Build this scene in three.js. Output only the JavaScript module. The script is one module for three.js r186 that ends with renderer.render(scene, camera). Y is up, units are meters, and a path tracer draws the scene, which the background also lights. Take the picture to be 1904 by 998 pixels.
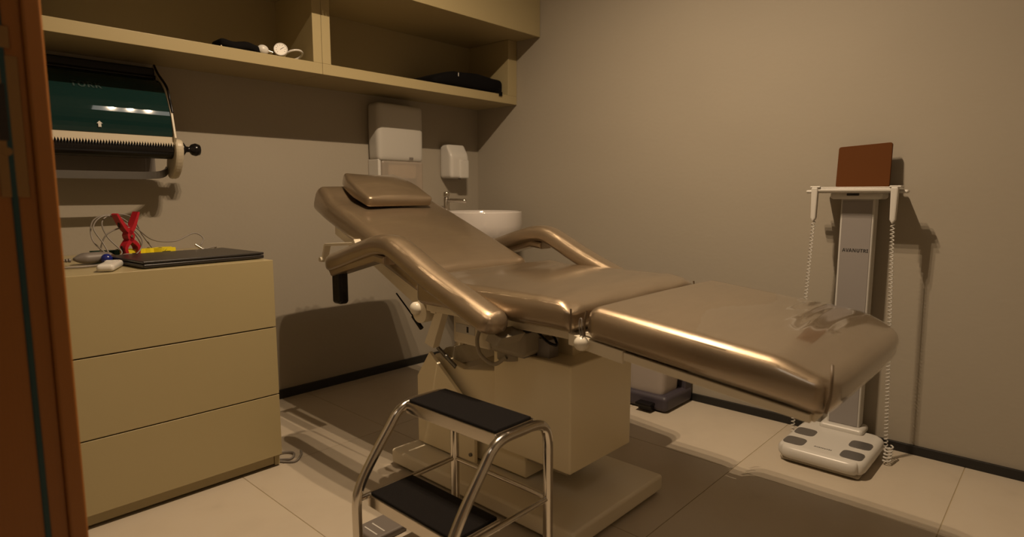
import * as THREE from 'three';
import { RoundedBoxGeometry } from 'three/addons/geometries/RoundedBoxGeometry.js';
import { TextGeometry } from 'three/addons/geometries/TextGeometry.js';
import { FontLoader } from 'three/addons/loaders/FontLoader.js';
import { mergeGeometries, mergeVertices } from 'three/addons/utils/BufferGeometryUtils.js';
import { RectAreaLightUniformsLib } from 'three/addons/lights/RectAreaLightUniformsLib.js';

// ------------------------------------------------------------------ camera, light, exposure
const scene = new THREE.Scene();
const camera = new THREE.PerspectiveCamera(47.66, 1904 / 998, 0.02, 30);
camera.position.set(0, 0.96, 0);
{
  const h = THREE.MathUtils.degToRad(47.2), p = Math.atan(139 / 1130);
  camera.lookAt(Math.sin(h) * Math.cos(p), 0.96 - Math.sin(p), -Math.cos(h) * Math.cos(p));
}
camera.focus = 2.1; camera.userData.fStop = 2.8;
scene.background = new THREE.Color(0x000000);
RectAreaLightUniformsLib.init();
const renderer = new THREE.WebGLRenderer({ antialias: true });
renderer.toneMapping = THREE.LinearToneMapping;
renderer.toneMappingExposure = 1.0;
renderer.shadowMap.enabled = true;
const CEIL = 2.5;
const LAMP = { x: [1.12, 1.22, 1.32], z: -1.08, y: CEIL - 0.04, color: [1, 0.745, 0.49], power: 4.7 };
const HALL = { at: [-0.55, CEIL - 0.02, -0.35], color: [1, 0.80, 0.58], power: 0.5 };
const C0 = c => new THREE.Color().setRGB(...c);
function areaLight(x, y, z, w, d, color, power) {
  const l = new THREE.RectAreaLight(new THREE.Color().setRGB(...color), power, w, d);
  l.position.set(x, y, z); l.lookAt(x, y - 1, z); scene.add(l); return l;
}
for (const x of LAMP.x) {
  const l = new THREE.SpotLight(C0(LAMP.color), LAMP.power, 0, THREE.MathUtils.degToRad(86), 0.6, 2);
  l.position.set(x, LAMP.y, LAMP.z); l.target.position.set(x, 0, LAMP.z); l.shadow.radius = 0.5; scene.add(l, l.target);
}
areaLight(HALL.at[0], CEIL - 0.035, HALL.at[2], 0.56, 0.56, HALL.color, HALL.power);

// ------------------------------------------------------------------ helpers
let seed = 7; const rnd = () => (seed = (seed * 16807) % 2147483647) / 2147483647;
const V = (x, y, z) => new THREE.Vector3(x, y, z);
const taken = {};
function numbered(n) { if (!(n in taken)) { taken[n] = 0; return n; } taken[n]++; return n + '_' + String(taken[n]).padStart(3, '0'); }
function boxUV(g) {                                      // texture coordinates in metres, by the way each face points
  const p = g.attributes.position, n = g.attributes.normal, uv = new Float32Array(p.count * 2);
  for (let i = 0; i < p.count; i++) {
    const ax = Math.abs(n.getX(i)), ay = Math.abs(n.getY(i)), az = Math.abs(n.getZ(i));
    let u, v;
    if (ay >= ax && ay >= az) { u = p.getX(i); v = p.getZ(i); } else if (ax >= az) { u = p.getZ(i); v = p.getY(i); } else { u = p.getX(i); v = p.getY(i); }
    uv[2 * i] = u; uv[2 * i + 1] = v;
  }
  g.setAttribute('uv', new THREE.BufferAttribute(uv, 2)); return g;
}
function join(gs) { return mergeGeometries(gs.map(g => { const q = g.index ? g.toNonIndexed() : g; boxUV(q); for (const k of Object.keys(q.attributes)) if (!['position', 'normal', 'uv'].includes(k)) q.deleteAttribute(k); return q; })); }
function addMesh(name, geo, mat, parent) {               // geometry in world metres; the parent's base is taken off
  if (Array.isArray(geo)) geo = join(geo);
  const b = V(0, 0, 0); let o = parent; while (o && o !== scene) { b.add(o.position); o = o.parent; }
  geo.translate(-b.x, -b.y, -b.z);
  if (!geo.attributes.uv) boxUV(geo);
  const m = new THREE.Mesh(geo, mat); m.name = parent === scene ? numbered(name) : name; m.castShadow = m.receiveShadow = true; parent.add(m); return m;
}
function thing(name, label, category, at, group) {
  const g = new THREE.Group(); g.name = numbered(name); g.position.set(...at); g.userData = { label, category }; if (group) g.userData.group = group; scene.add(g); return g;
}
function single(name, geo, mat, label, category, group) {
  if (Array.isArray(geo)) geo = join(geo);
  geo.computeBoundingBox(); const c = geo.boundingBox.getCenter(V()); c.y = geo.boundingBox.min.y;
  const m = addMesh(name, geo.translate(-c.x, -c.y, -c.z), mat, scene); m.position.copy(c); m.userData = { label, category }; if (group) m.userData.group = group; return m;
}
function struct(name, geo, mat, label) { const m = addMesh(name, geo, mat, scene); m.userData = { kind: 'structure', label }; return m; }
const box = (x0, x1, y0, y1, z0, z1, r = 0.0015, s = 2) => { const w = x1 - x0, h = y1 - y0, d = z1 - z0; r = Math.min(r, w / 2.01, h / 2.01, d / 2.01); return new RoundedBoxGeometry(w, h, d, s, r).translate((x0 + x1) / 2, (y0 + y1) / 2, (z0 + z1) / 2); };
const plain = (x0, x1, y0, y1, z0, z1) => new THREE.BoxGeometry(x1 - x0, y1 - y0, z1 - z0).translate((x0 + x1) / 2, (y0 + y1) / 2, (z0 + z1) / 2);
const tube = (pts, r, seg = 40, rad = 10, closed = false, tension = 0.5) => new THREE.TubeGeometry(new THREE.CatmullRomCurve3(pts.map(p => V(...p)), closed, 'catmullrom', tension), seg, r, rad, closed);
function rod(a, b, r, rad = 12, r2 = r) {
  const A = V(...a), B = V(...b), d = B.clone().sub(A), g = new THREE.CylinderGeometry(r2, r, d.length(), rad);
  g.applyQuaternion(new THREE.Quaternion().setFromUnitVectors(V(0, 1, 0), d.clone().normalize())); return g.translate(...A.add(B).multiplyScalar(0.5).toArray());
}
const ball = (x, y, z, r, sx = 1, sy = 1, sz = 1) => new THREE.SphereGeometry(r, 24, 16).scale(sx, sy, sz).translate(x, y, z);
function poly(points, x0, x1, bevel = 0.0015) {          // outline in (z, y), pulled along x
  const s = new THREE.Shape(points.map(([z, y]) => new THREE.Vector2(-z, y)));
  const g = new THREE.ExtrudeGeometry(s, { depth: x1 - x0 - 2 * bevel, bevelEnabled: true, bevelSize: bevel, bevelThickness: bevel, bevelSegments: 2, bevelOffset: -bevel, curveSegments: 12 });
  return g.translate(0, 0, x0 + bevel).rotateY(Math.PI / 2);
}
const smooth = (a, b, x) => { const t = Math.min(1, Math.max(0, (x - a) / (b - a))); return t * t * (3 - 2 * t); };
// a padded block: fine box with rounded edges, crowned faces and an optional reshaping of every point
function padded(w, h, l, r, { n = [26, 12, 40], crown = 0.012, side = 0.006, warp } = {}) {
  let g = new THREE.BoxGeometry(2, 2, 2, ...n); g.deleteAttribute('uv'); g.deleteAttribute('normal'); g = mergeVertices(g, 1e-5);
  const p = g.attributes.position, dense = (t) => Math.sign(t) * (1 - Math.pow(1 - Math.abs(t), 1.7)), q = V(), c = V();
  for (let i = 0; i < p.count; i++) {
    q.set(dense(p.getX(i)) * w / 2, dense(p.getY(i)) * h / 2, dense(p.getZ(i)) * l / 2);
    c.set(THREE.MathUtils.clamp(q.x, -w / 2 + r, w / 2 - r), THREE.MathUtils.clamp(q.y, -h / 2 + r, h / 2 - r), THREE.MathUtils.clamp(q.z, -l / 2 + r, l / 2 - r));
    const d = q.clone().sub(c), k = d.length(); if (k > 1e-9) q.copy(c).addScaledVector(d, r / k * Math.max(Math.abs(d.x), Math.abs(d.y), Math.abs(d.z)) / r);
    const X = q.x / (w / 2), Y = q.y / (h / 2), Z = q.z / (l / 2);
    if (Y > 0) q.y += crown * Y * (1 - X * X) * (1 - Z * Z * Z * Z);
    q.x += side * X * (1 - Y * Y) * (1 - Z ** 4); q.z += side * Z * (1 - Y * Y) * (1 - X ** 4);
    if (warp) warp(q, X, Y, Z);
    p.setXYZ(i, q.x, q.y, q.z);
  }
  g.computeVertexNormals(); return g;
}
// a section (list of [across, up]) drawn along a path in a plane of constant x; ends close in a rounded cap
function sweepX(x, path, section, cap = 0.03, N = 60) {
  const curve = new THREE.CatmullRomCurve3(path.map(([z, y]) => V(0, y, z)), false, 'centripetal'), L = curve.getLength(), S = section.length, pos = [], idx = [];
  const us = []; const cs = [0, 0.08, 0.25, 0.5, 0.75]; for (const c of cs) us.push(c * cap / L); for (let i = 0; i <= N; i++) us.push((cap + (L - 2 * cap) * i / N) / L); for (const c of [...cs].reverse()) us.push(1 - c * cap / L);
  for (const u of us) {
    const P = curve.getPointAt(u), T = curve.getTangentAt(u), n = V(0, T.z, -T.y); if (n.y < 0) n.negate();
    const e = Math.min(u, 1 - u) * L, k = e >= cap ? 1 : Math.sqrt(Math.max(0, 1 - (1 - e / cap) ** 2)) * 0.985 + 0.015;
    for (const [a, b] of section) { pos.push(x + a * k, P.y + n.y * b * k, P.z + n.z * b * k); }
  }
  for (let i = 0; i < us.length - 1; i++) for (let j = 0; j < S; j++) { const a = i * S + j, b = i * S + (j + 1) % S, c = a + S, d = b + S; idx.push(a, c, b, b, c, d); }
  for (let j = 1; j < S - 1; j++) { idx.push(0, j, j + 1); const o = (us.length - 1) * S; idx.push(o, o + j + 1, o + j); }
  const g = new THREE.BufferGeometry(); g.setAttribute('position', new THREE.Float32BufferAttribute(pos, 3)); g.setIndex(idx); g.computeVertexNormals(); return g;
}
function coil(a, b, turns, R, r) {                       // a coiled cord hanging from a to b
  const A = V(...a), B = V(...b), d = B.clone().sub(A), n = turns * 9, pts = [];
  for (let i = 0; i <= n; i++) { const t = i / n, w = t * turns * Math.PI * 2; pts.push(A.clone().addScaledVector(d, t).add(V(Math.cos(w) * R, 0, Math.sin(w) * R))); }
  return new THREE.TubeGeometry(new THREE.CatmullRomCurve3(pts), n, r, 5);
}
// ------------------------------------------------------------------ textures (grain, weave, mottling)
function noiseTex(size, fn, rx = 1, ry = 1, srgb = false) {
  const d = new Uint8Array(size * size * 4);
  for (let y = 0; y < size; y++) for (let x = 0; x < size; x++) { const c = fn(x / size, y / size); const i = 4 * (y * size + x); const a = Array.isArray(c) ? c : [c, c, c]; d[i] = 255 * Math.min(1, Math.max(0, a[0])); d[i + 1] = 255 * Math.min(1, Math.max(0, a[1])); d[i + 2] = 255 * Math.min(1, Math.max(0, a[2])); d[i + 3] = 255; }
  const t = new THREE.DataTexture(d, size, size); t.magFilter = THREE.LinearFilter; t.minFilter = THREE.LinearMipmapLinearFilter; t.generateMipmaps = true; t.wrapS = t.wrapT = THREE.RepeatWrapping; t.repeat.set(rx, ry); if (srgb) t.colorSpace = THREE.SRGBColorSpace; t.needsUpdate = true; return t;
}
const LAT = 64, lattice = Array.from({ length: LAT * LAT }, () => rnd());
function vnoise(x, y, per) { const xi = Math.floor(x), yi = Math.floor(y), fx = x - xi, fy = y - yi, s = t => t * t * (3 - 2 * t), L = (i, j) => lattice[(((i % per) + per) % per) + LAT * (((j % per) + per) % per)]; return THREE.MathUtils.lerp(THREE.MathUtils.lerp(L(xi, yi), L(xi + 1, yi), s(fx)), THREE.MathUtils.lerp(L(xi, yi + 1), L(xi + 1, yi + 1), s(fx)), s(fy)); }
const fbm = (u, v, p) => 0.5 * vnoise(u * p, v * p, p) + 0.3 * vnoise(u * p * 2, v * p * 2, Math.min(64, p * 2)) + 0.2 * vnoise(u * p * 4, v * p * 4, Math.min(64, p * 4));
const plasterBump = noiseTex(256, (u, v) => 0.6 * fbm(u, v, 16) + 0.4 * rnd(), 1.4, 1.4);
const wallMap = noiseTex(256, (u, v) => { const k = 0.93 + 0.14 * fbm(u, v, 6); return [k, k * 0.998, k * 0.99]; }, 0.7, 0.7);
const tileMap = noiseTex(256, (u, v) => { const k = 0.92 + 0.12 * fbm(u, v, 5) + 0.03 * fbm(u, v, 16); return [k, k * 0.995, k * 0.985]; }, 1.3, 1.3);
const vinylBump = noiseTex(256, (u, v) => 0.5 + 0.22 * Math.sin(u * Math.PI * 2 * 46) * (0.6 + 0.4 * vnoise(u * 32, v * 32, 32)) + 0.16 * Math.sin(v * Math.PI * 2 * 92 + 2 * vnoise(u * 16, v * 16, 16)), 9, 9);
const vinylMap = noiseTex(256, (u, v) => { const k = 0.9 + 0.12 * fbm(u, v, 8) + 0.06 * (vnoise(u * 4, v * 64, 64) - 0.5); return [k, k, k]; }, 2.2, 2.2);
const treadBump = noiseTex(256, (u, v) => { const row = Math.floor(v * 16), x = (u * 8 + (row % 2) * 0.5) % 1, y = (v * 16) % 1; const e = Math.min(x, 1 - x) * 2.2, f = Math.min(y, 1 - y) * 1.3; return Math.min(1, Math.min(e, f) * 4) * 0.85 + 0.15 * rnd(); }, 5, 5);
const woodMap = noiseTex(256, (u, v) => { const g = fbm(u * 4 % 1, v * 0.25, 16), s = 0.5 + 0.5 * Math.sin((u * 18 + 3 * vnoise(u * 4, v * 2, 4)) * 6.28); const k = 0.78 + 0.2 * g + 0.06 * s; return [k, k * 0.95, k * 0.86]; }, 4, 0.8);
// ------------------------------------------------------------------ materials
const C = (r, g, b) => new THREE.Color().setRGB(r, g, b);
const std = (c, roughness, o = {}) => new THREE.MeshPhysicalMaterial({ color: C(...c), roughness, ...o });
const M = {
  wall: std([0.335, 0.298, 0.240], 0.75, { map: wallMap, bumpMap: plasterBump, bumpScale: 0.0008 }),
  ceiling: std([0.48, 0.46, 0.42], 0.9, { bumpMap: plasterBump, bumpScale: 0.0006 }),
  tile: [0, 1, 2].map(i => std([0.52 - i * 0.012, 0.455 - i * 0.011, 0.365 - i * 0.01], 0.3, { map: tileMap, specularIntensity: 0.6 })),
  grout: std([0.36, 0.29, 0.18], 0.9),
  black: std([0.012, 0.011, 0.010], 0.45),
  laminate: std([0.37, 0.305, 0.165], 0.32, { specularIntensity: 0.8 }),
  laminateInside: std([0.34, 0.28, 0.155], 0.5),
  wood: std([0.31, 0.115, 0.016], 0.45, { map: woodMap }),
  brass: std([0.28, 0.17, 0.07], 0.45, { metalness: 0.8 }),
  dark: std([0.02, 0.012, 0.008], 0.6),
  teal: std([0.006, 0.045, 0.05], 0.5),
  vinyl: std([0.335, 0.256, 0.170], 0.35, { metalness: 0.72, map: vinylMap, bumpMap: vinylBump, bumpScale: 0.0003, clearcoat: 1, clearcoatRoughness: 0.13 }),
  seam: std([0.16, 0.115, 0.07], 0.45),
  film: std([1, 1, 1], 0.05, { transmission: 1, thickness: 0, ior: 1.5, side: THREE.DoubleSide }),
  enamel: std([0.84, 0.745, 0.53], 0.28, { specularIntensity: 0.8 }),
  enamelPale: std([0.74, 0.67, 0.53], 0.3),
  motor: std([0.34, 0.30, 0.23], 0.45),
  blackPlastic: std([0.008, 0.007, 0.007], 0.22, { specularIntensity: 0.6 }),
  knob: std([0.74, 0.69, 0.58], 0.25),
  chrome: std([0.62, 0.58, 0.52], 0.17, { metalness: 1 }),
  steel: std([0.22, 0.215, 0.21], 0.36, { metalness: 1 }),
  rubber: std([0.013, 0.010, 0.010], 0.75, { bumpMap: treadBump, bumpScale: 0.005, specularIntensity: 0.5 }),
  plastic: std([0.47, 0.45, 0.41], 0.4),
  white: std([0.58, 0.56, 0.52], 0.28, { specularIntensity: 0.7 }),
  whiteMatt: std([0.52, 0.505, 0.475], 0.5),
  column: std([0.26, 0.24, 0.23], 0.45),
  ceramic: std([0.60, 0.56, 0.53], 0.1, { clearcoat: 0.6, clearcoatRoughness: 0.05 }),
  electrode: std([0.20, 0.19, 0.185], 0.3, { metalness: 0.6 }),
  ink: std([0.02, 0.018, 0.018], 0.6),
  card: std([0.095, 0.030, 0.004], 0.7, { specularIntensity: 0.3 }),
  binFrame: std([0.05, 0.042, 0.055], 0.5),
  binPanel: std([0.38, 0.33, 0.295], 0.5),
  greenGloss: std([0.006, 0.024, 0.023], 0.03),
  greenInk: std([0.012, 0.034, 0.031], 0.6),
  cream: std([0.50, 0.44, 0.33], 0.4),
  smoky: std([0.62, 0.54, 0.45], 0.2, { transmission: 0.55, thickness: 0 }),
  paper: std([0.72, 0.68, 0.62], 0.9),
  laptop: std([0.020, 0.017, 0.016], 0.34),
  cable: std([0.22, 0.195, 0.17], 0.5),
  greyPlastic: std([0.16, 0.14, 0.125], 0.5),
  red: std([0.40, 0.012, 0.022], 0.4),
  yellow: std([0.80, 0.66, 0.02], 0.4),
  greenClip: std([0.008, 0.055, 0.035], 0.45),
  blue: std([0.010, 0.016, 0.16], 0.25),
  bag: std([0.004, 0.0035, 0.0035], 0.9, { specularIntensity: 0.25 }),
  cloth: std([0.20, 0.175, 0.15], 0.9),
  dial: std([0.80, 0.78, 0.74], 0.4),
};
const glow = (c, k) => new THREE.MeshStandardMaterial({ color: 0x000000, emissive: C(...c), emissiveIntensity: k, roughness: 1 });

// ------------------------------------------------------------------ the room
const XL = 0.21, XC = 0.09, XR = 2.60, ZB = -2.69, ZF = 0.55, Z1 = -1.13, Z2 = 0.002, DOORH = 2.12;
{
  const floor = new THREE.Group(); floor.name = 'floor'; floor.userData = { kind: 'structure', label: 'beige large-format tiled floor with thin joints' }; scene.add(floor);
  addMesh('grout', plain(-1.6, XR + 0.12, -0.12, -0.0015, ZB - 0.12, ZF + 0.12), M.grout, floor);
  const S = 0.6, g = 0.0012;
  for (let i = -4; i < 4; i++) for (let j = -3; j < 4; j++) {
    const x0 = Math.max(-1.6, 0.822 + S * i), x1 = Math.min(XR, 0.822 + S * (i + 1)), z0 = Math.max(ZB, -1.415 + S * j), z1 = Math.min(ZF, -1.415 + S * (j + 1));
    if (x1 - x0 < 0.02 || z1 - z0 < 0.02) continue;
    addMesh('tile', box(x0 + g, x1 - g, -0.012, 0, z0 + g, z1 - g, 0.001, 1), M.tile[(i * 7 + j * 5 + 70) % 3], floor);
  }
}
struct('ceiling', plain(-1.6, XR + 0.12, CEIL, CEIL + 0.12, ZB - 0.12, ZF + 0.12), M.ceiling, 'plain white ceiling');
struct('wall_back', plain(XC, XR + 0.12, 0, CEIL, ZB - 0.12, ZB), M.wall, 'beige painted wall behind the cabinets');
struct('wall_right', plain(XR, XR + 0.12, 0, CEIL, ZB, ZF + 0.12), M.wall, 'beige painted wall behind the weighing scale');
struct('wall_front', plain(XC, XR, 0, CEIL, ZF, ZF + 0.12), M.wall, 'beige painted wall opposite the cabinets');
struct('wall_left', [plain(XC, XL, 0, CEIL, ZB, Z1 - 0.03), plain(XC, XL, 0, CEIL, Z2 + 0.03, ZF), plain(XC, XL, DOORH + 0.03, CEIL, Z1 - 0.03, Z2 + 0.03)], M.wall, 'beige wall with the doorway');
struct('wall_corridor', [plain(-1.72, -1.6, 0, CEIL, ZB - 0.12, ZF + 0.12), plain(-1.6, XC, 0, CEIL, ZF, ZF + 0.12), plain(-1.6, XC, 0, CEIL, ZB - 0.12, ZB)], M.wall, 'corridor walls beyond the doorway');
struct('baseboard_back', box(0.96, XR, 0, 0.042, ZB, ZB + 0.012, 0.001), M.black, 'thin black skirting along the cabinet wall');
struct('baseboard_right', box(XR - 0.012, XR, 0, 0.034, ZB + 0.012, ZF, 0.001), M.black, 'thin black skirting along the scale wall');
{ // wooden door lining on the left of the view, with lock plate and seal
  const d = new THREE.Group(); d.name = 'door_1'; d.position.set(XL - 0.06, 0, Z1); d.userData = { kind: 'structure', label: 'orange-brown wooden door frame in the foreground' }; scene.add(d);
  addMesh('jamb', box(XC - 0.004, XL - 0.022, 0, DOORH, Z1 - 0.028, Z1 - 0.004, 0.002), M.wood, d);
  addMesh('door_stop', box(XL - 0.022, XL + 0.002, 0, DOORH, Z1 - 0.028, Z1 + 0.004, 0.004, 3), M.wood, d);
  addMesh('jamb', box(XC - 0.004, XL + 0.002, 0, DOORH, Z2, Z2 + 0.028, 0.002), M.wood, d);
  addMesh('head', box(XC - 0.004, XL + 0.002, DOORH, DOORH + 0.028, Z1 - 0.028, Z2 + 0.028, 0.002), M.wood, d);
  addMesh('seal', box(0.1575, 0.1655, 0, DOORH, Z1 - 0.006, Z1 - 0.0015, 0.002), M.teal, d);
  const pl = addMesh('strike_plate', box(0.146, 0.1795, 0.955, 1.155, Z1 - 0.0055, Z1 - 0.002, 0.0012), M.brass, d); pl.userData.label = 'brass strike plate';
  addMesh('latch_slot', box(0.1505, 0.162, 1.035, 1.115, Z1 - 0.0035, Z1 - 0.0012, 0.001), M.dark, pl);
  addMesh('screw', rod([0.158, 1.02, Z1 - 0.004], [0.158, 1.02, Z1 - 0.001], 0.006), M.brass, pl);
  addMesh('latch_lip', box(0.140, 0.172, 1.165, 1.195, Z1 - 0.0055, Z1 - 0.001, 0.001), M.brass, pl);
}
// ceiling lamp over the chair: white open trough with three round lamps; and the corridor panel
{
  const x0 = 1.03, x1 = 1.80, y0 = CEIL - 0.03, t = thing('ceiling_light', 'long white trough light with three round lamps on the ceiling above the chair', 'ceiling light', [LAMP.x[1], CEIL - 0.03, LAMP.z]);
  addMesh('housing', [plain(x0 - 0.006, x1 + 0.006, y0, CEIL, LAMP.z - 0.136, LAMP.z - 0.13), plain(x0 - 0.006, x1 + 0.006, y0, CEIL, LAMP.z + 0.13, LAMP.z + 0.136), plain(x0 - 0.006, x0, y0, CEIL, LAMP.z - 0.13, LAMP.z + 0.13), plain(x1, x1 + 0.006, y0, CEIL, LAMP.z - 0.13, LAMP.z + 0.13)], M.white, t);
  addMesh('diffuser', plain(x0, x1, CEIL - 0.008, CEIL - 0.001, LAMP.z - 0.13, LAMP.z + 0.13), glow([1, 0.92, 0.8], 3.2), t);
  for (const x of LAMP.x) addMesh('lamp', new THREE.CylinderGeometry(0.03, 0.03, 0.028, 32).translate(x, CEIL - 0.022, LAMP.z), glow([1, 0.8, 0.55], 6), t);
  const p = thing('corridor_light', 'square white ceiling panel light out in the corridor', 'ceiling light', [HALL.at[0], CEIL - 0.03, HALL.at[2]]);
  addMesh('frame', plain(HALL.at[0] - 0.3, HALL.at[0] + 0.3, CEIL - 0.026, CEIL, HALL.at[2] - 0.3, HALL.at[2] + 0.3), M.white, p);
  addMesh('diffuser', plain(HALL.at[0] - 0.28, HALL.at[0] + 0.28, CEIL - 0.03, CEIL - 0.025, HALL.at[2] - 0.28, HALL.at[2] + 0.28), glow([1, 0.9, 0.75], 2), p);
}

// ------------------------------------------------------------------ wall cabinets and open shelves
const ZS = -2.37, ZU = -2.20, YS = 1.457, YU = 1.80, XD = 1.391;
for (const [x0, x1, sl, ul] of [[XL + 0.004, XD, 'left open greige shelf box above the roll dispenser, holding a dial gauge', 'greige closed wall cabinet above the left open shelf'], [XD, XR - 0.001, 'right open greige shelf box in the room corner, holding a black bag', 'greige closed wall cabinet above the right open shelf']]) {
  const s = thing('open_shelf', sl, 'shelf', [(x0 + x1) / 2, YS, ZB], 'open wall shelves');
  const wR = x1 > 2 ? 0.071 : 0.0405, g = 0.0006;
  addMesh('bottom_panel', box(x0 + g, x1 - g, YS, YS + 0.045, ZB + 0.001, ZS), M.laminate, s);
  addMesh('side_panel', box(x0 + g, x0 + 0.041, YS + 0.045, YU, ZB + 0.001, ZS), M.laminate, s);
  addMesh('side_panel', box(x1 - wR, x1 - g, YS + 0.045, YU, ZB + 0.001, ZS), M.laminate, s);
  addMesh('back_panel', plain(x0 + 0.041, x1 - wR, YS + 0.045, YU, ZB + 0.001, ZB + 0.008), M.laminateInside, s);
  const u = thing('wall_cabinet', ul, 'cabinet', [(x0 + x1) / 2, YU, ZB], 'closed wall cabinets');
  addMesh('body', box(x0 + g, x1 - g, YU + 0.0005, CEIL - 0.002, ZB + 0.001, ZU - 0.02), M.laminate, u);
  addMesh('door', box(x0 + 0.0015, x1 - 0.0015, YU - 0.004, CEIL - 0.003, ZU - 0.019, ZU), M.laminate, u);
}
// ------------------------------------------------------------------ drawer unit
{
  const x0 = 0.235, x1 = 0.955, zf = -1.993, H = 0.736, t = thing('drawer_unit', 'greige three-drawer cabinet against the wall with a laptop on top', 'cabinet', [(x0 + x1) / 2, 0, (zf + ZB) / 2]);
  addMesh('carcass', [plain(x0, x1 - 0.019, 0.05, H - 0.022, ZB + 0.004, zf - 0.022), box(x1 - 0.018, x1, 0.004, H - 0.022, ZB + 0.004, zf - 0.02), box(x0, x0 + 0.018, 0.004, H - 0.022, ZB + 0.004, zf - 0.02)], M.laminate, t);
  addMesh('worktop', box(x0, x1, H - 0.0215, H, ZB + 0.002, zf - 0.0195), M.laminate, t);
  for (const [a, b] of [[0.0465, 0.265], [0.269, 0.503], [0.507, H + 0.0005]]) addMesh('drawer', box(x0, x1, a, b, zf - 0.019, zf, 0.0012), M.laminate, t);
  addMesh('plinth', box(x0 + 0.018, x1 - 0.019, 0.008, 0.05, zf - 0.06, zf - 0.024), M.laminate, t);
}

// ------------------------------------------------------------------ treatment chair
const XM = 1.43, CS = 1.05;                                // the chair is laid out at a smaller size, then brought to full size
const full = g => { g.translate(0, -0.96, 0); g.scale(CS, CS, CS); g.translate(0, 0.96, 0); return g; };
{
  const t = thing('treatment_chair', 'reclining treatment chair with bronze vinyl cushions on a beige pedestal', 'chair', [XM * CS, 0, -1.33]);
  const P = (n, g, m, par = t) => addMesh(n, full(Array.isArray(g) ? join(g) : g), m, par);
  // pedestal
  addMesh('base_plate', box(1.225, 1.70, 0.010, 0.062, -1.72, -0.91, 0.010, 4), M.enamelPale, t);
  for (const [x, z] of [[1.27, -1.67], [1.655, -1.67], [1.27, -0.96], [1.655, -0.96]]) addMesh('foot', rod([x, 0, z], [x, 0.014, z], 0.022), M.blackPlastic, t);
  P('pedestal_cover', box(1.28, 1.588, 0.186, 0.497, -1.262, -0.967, 0.006, 3), M.enamel);
  P('cover_lip', plain(1.31, 1.56, 0.165, 0.187, -1.22, -1.0), M.motor);
  P('rear_housing', poly([[-1.61, 0.112], [-1.15, 0.112], [-1.15, 0.30], [-1.265, 0.42], [-1.42, 0.395], [-1.56, 0.42], [-1.61, 0.34]], 1.30, 1.57, 0.004), M.enamel);
  P('side_plate', poly([[-1.61, 0.112], [-1.33, 0.112], [-1.33, 0.24], [-1.365, 0.30], [-1.545, 0.437], [-1.61, 0.345]], 1.262, 1.276, 0.002), M.enamel);
  P('bolt', rod([1.262, 0.14, -1.345], [1.256, 0.14, -1.345], 0.006), M.steel);
  P('lift_column', box(1.37, 1.50, 0.45, 0.60, -1.16, -1.03, 0.004), M.enamel);
  P('scissor_arm', poly([[-1.58, 0.40], [-1.54, 0.44], [-1.20, 0.53], [-1.18, 0.50], [-1.52, 0.38]], 1.33, 1.35), M.motor);
  P('scissor_arm', poly([[-1.60, 0.415], [-1.57, 0.455], [-1.26, 0.505], [-1.24, 0.47], [-1.55, 0.39]], 1.50, 1.52), M.motor);
  P('damper_rod', rod([1.30, 0.445, -1.545], [1.30, 0.395, -1.455], 0.007), M.steel);
  // seat frame and mechanics under the seat
  const fr = P('seat_frame', [box(1.16, 1.178, 0.607, 0.632, -1.43, -0.83), box(1.682, 1.70, 0.607, 0.632, -1.43, -0.83), box(1.178, 1.682, 0.607, 0.632, -1.38, -1.34), box(1.178, 1.682, 0.607, 0.632, -0.92, -0.88), box(1.35, 1.52, 0.59, 0.612, -1.30, -0.95)], M.enamelPale);
  const ac = P('actuator', [box(1.24, 1.40, 0.50, 0.59, -1.40, -1.24, 0.008, 3)], M.enamelPale);
  P('label', plain(1.2385, 1.2402, 0.535, 0.563, -1.385, -1.30), M.white, ac); P('label_mark', plain(1.2378, 1.2388, 0.540, 0.558, -1.335, -1.327), M.ink, ac);
  P('motor', [box(1.23, 1.36, 0.50, 0.585, -1.235, -1.10, 0.02, 4), rod([1.29, 0.505, -1.20], [1.29, 0.475, -1.20], 0.04, 24)], M.motor);
  P('hose', tube([[1.235, 0.57, -1.27], [1.215, 0.53, -1.265], [1.215, 0.49, -1.25], [1.235, 0.465, -1.215], [1.25, 0.49, -1.18]], 0.006, 30), M.motor);
  P('coiled_cable', coil([1.25, 0.583, -1.09], [1.27, 0.555, -1.16], 7, 0.012, 0.0028), M.blackPlastic);
  P('cable', tube([[1.25, 0.59, -1.07], [1.24, 0.565, -1.02], [1.26, 0.555, -1.0], [1.30, 0.575, -1.06], [1.32, 0.56, -1.12]], 0.004, 30), M.blackPlastic);
  P('actuator_bracket', [plain(1.30, 1.34, 0.49, 0.55, -1.105, -1.06), plain(1.26, 1.36, 0.494, 0.50, -1.20, -1.12)], M.column);
  // back frame with hinge, link and gas spring
  P('back_frame', [poly([[-1.44, 0.595], [-1.475, 0.645], [-1.55, 0.665], [-2.0, 0.842], [-2.0, 0.812], [-1.75, 0.708], [-1.60, 0.636], [-1.50, 0.592]], 1.20, 1.208, 0.001), poly([[-1.44, 0.595], [-1.475, 0.645], [-1.55, 0.665], [-2.0, 0.842], [-2.0, 0.812], [-1.75, 0.708], [-1.60, 0.636], [-1.50, 0.592]], 1.65, 1.658, 0.001), box(1.208, 1.65, 0.60, 0.612, -1.49, -1.46)], M.enamelPale);
  for (const x of [1.168, 1.692]) {
    const s = x < XM ? -1 : 1, h = P('hinge_disc', rod([x - s * 0.032, 0.598, -1.462], [x + s * 0.010, 0.598, -1.462], 0.034, 28), M.enamelPale);
    P('hinge_cap', ball(x + s * 0.014, 0.608, -1.474, 0.021, 0.8), M.knob, h);
  }
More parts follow.
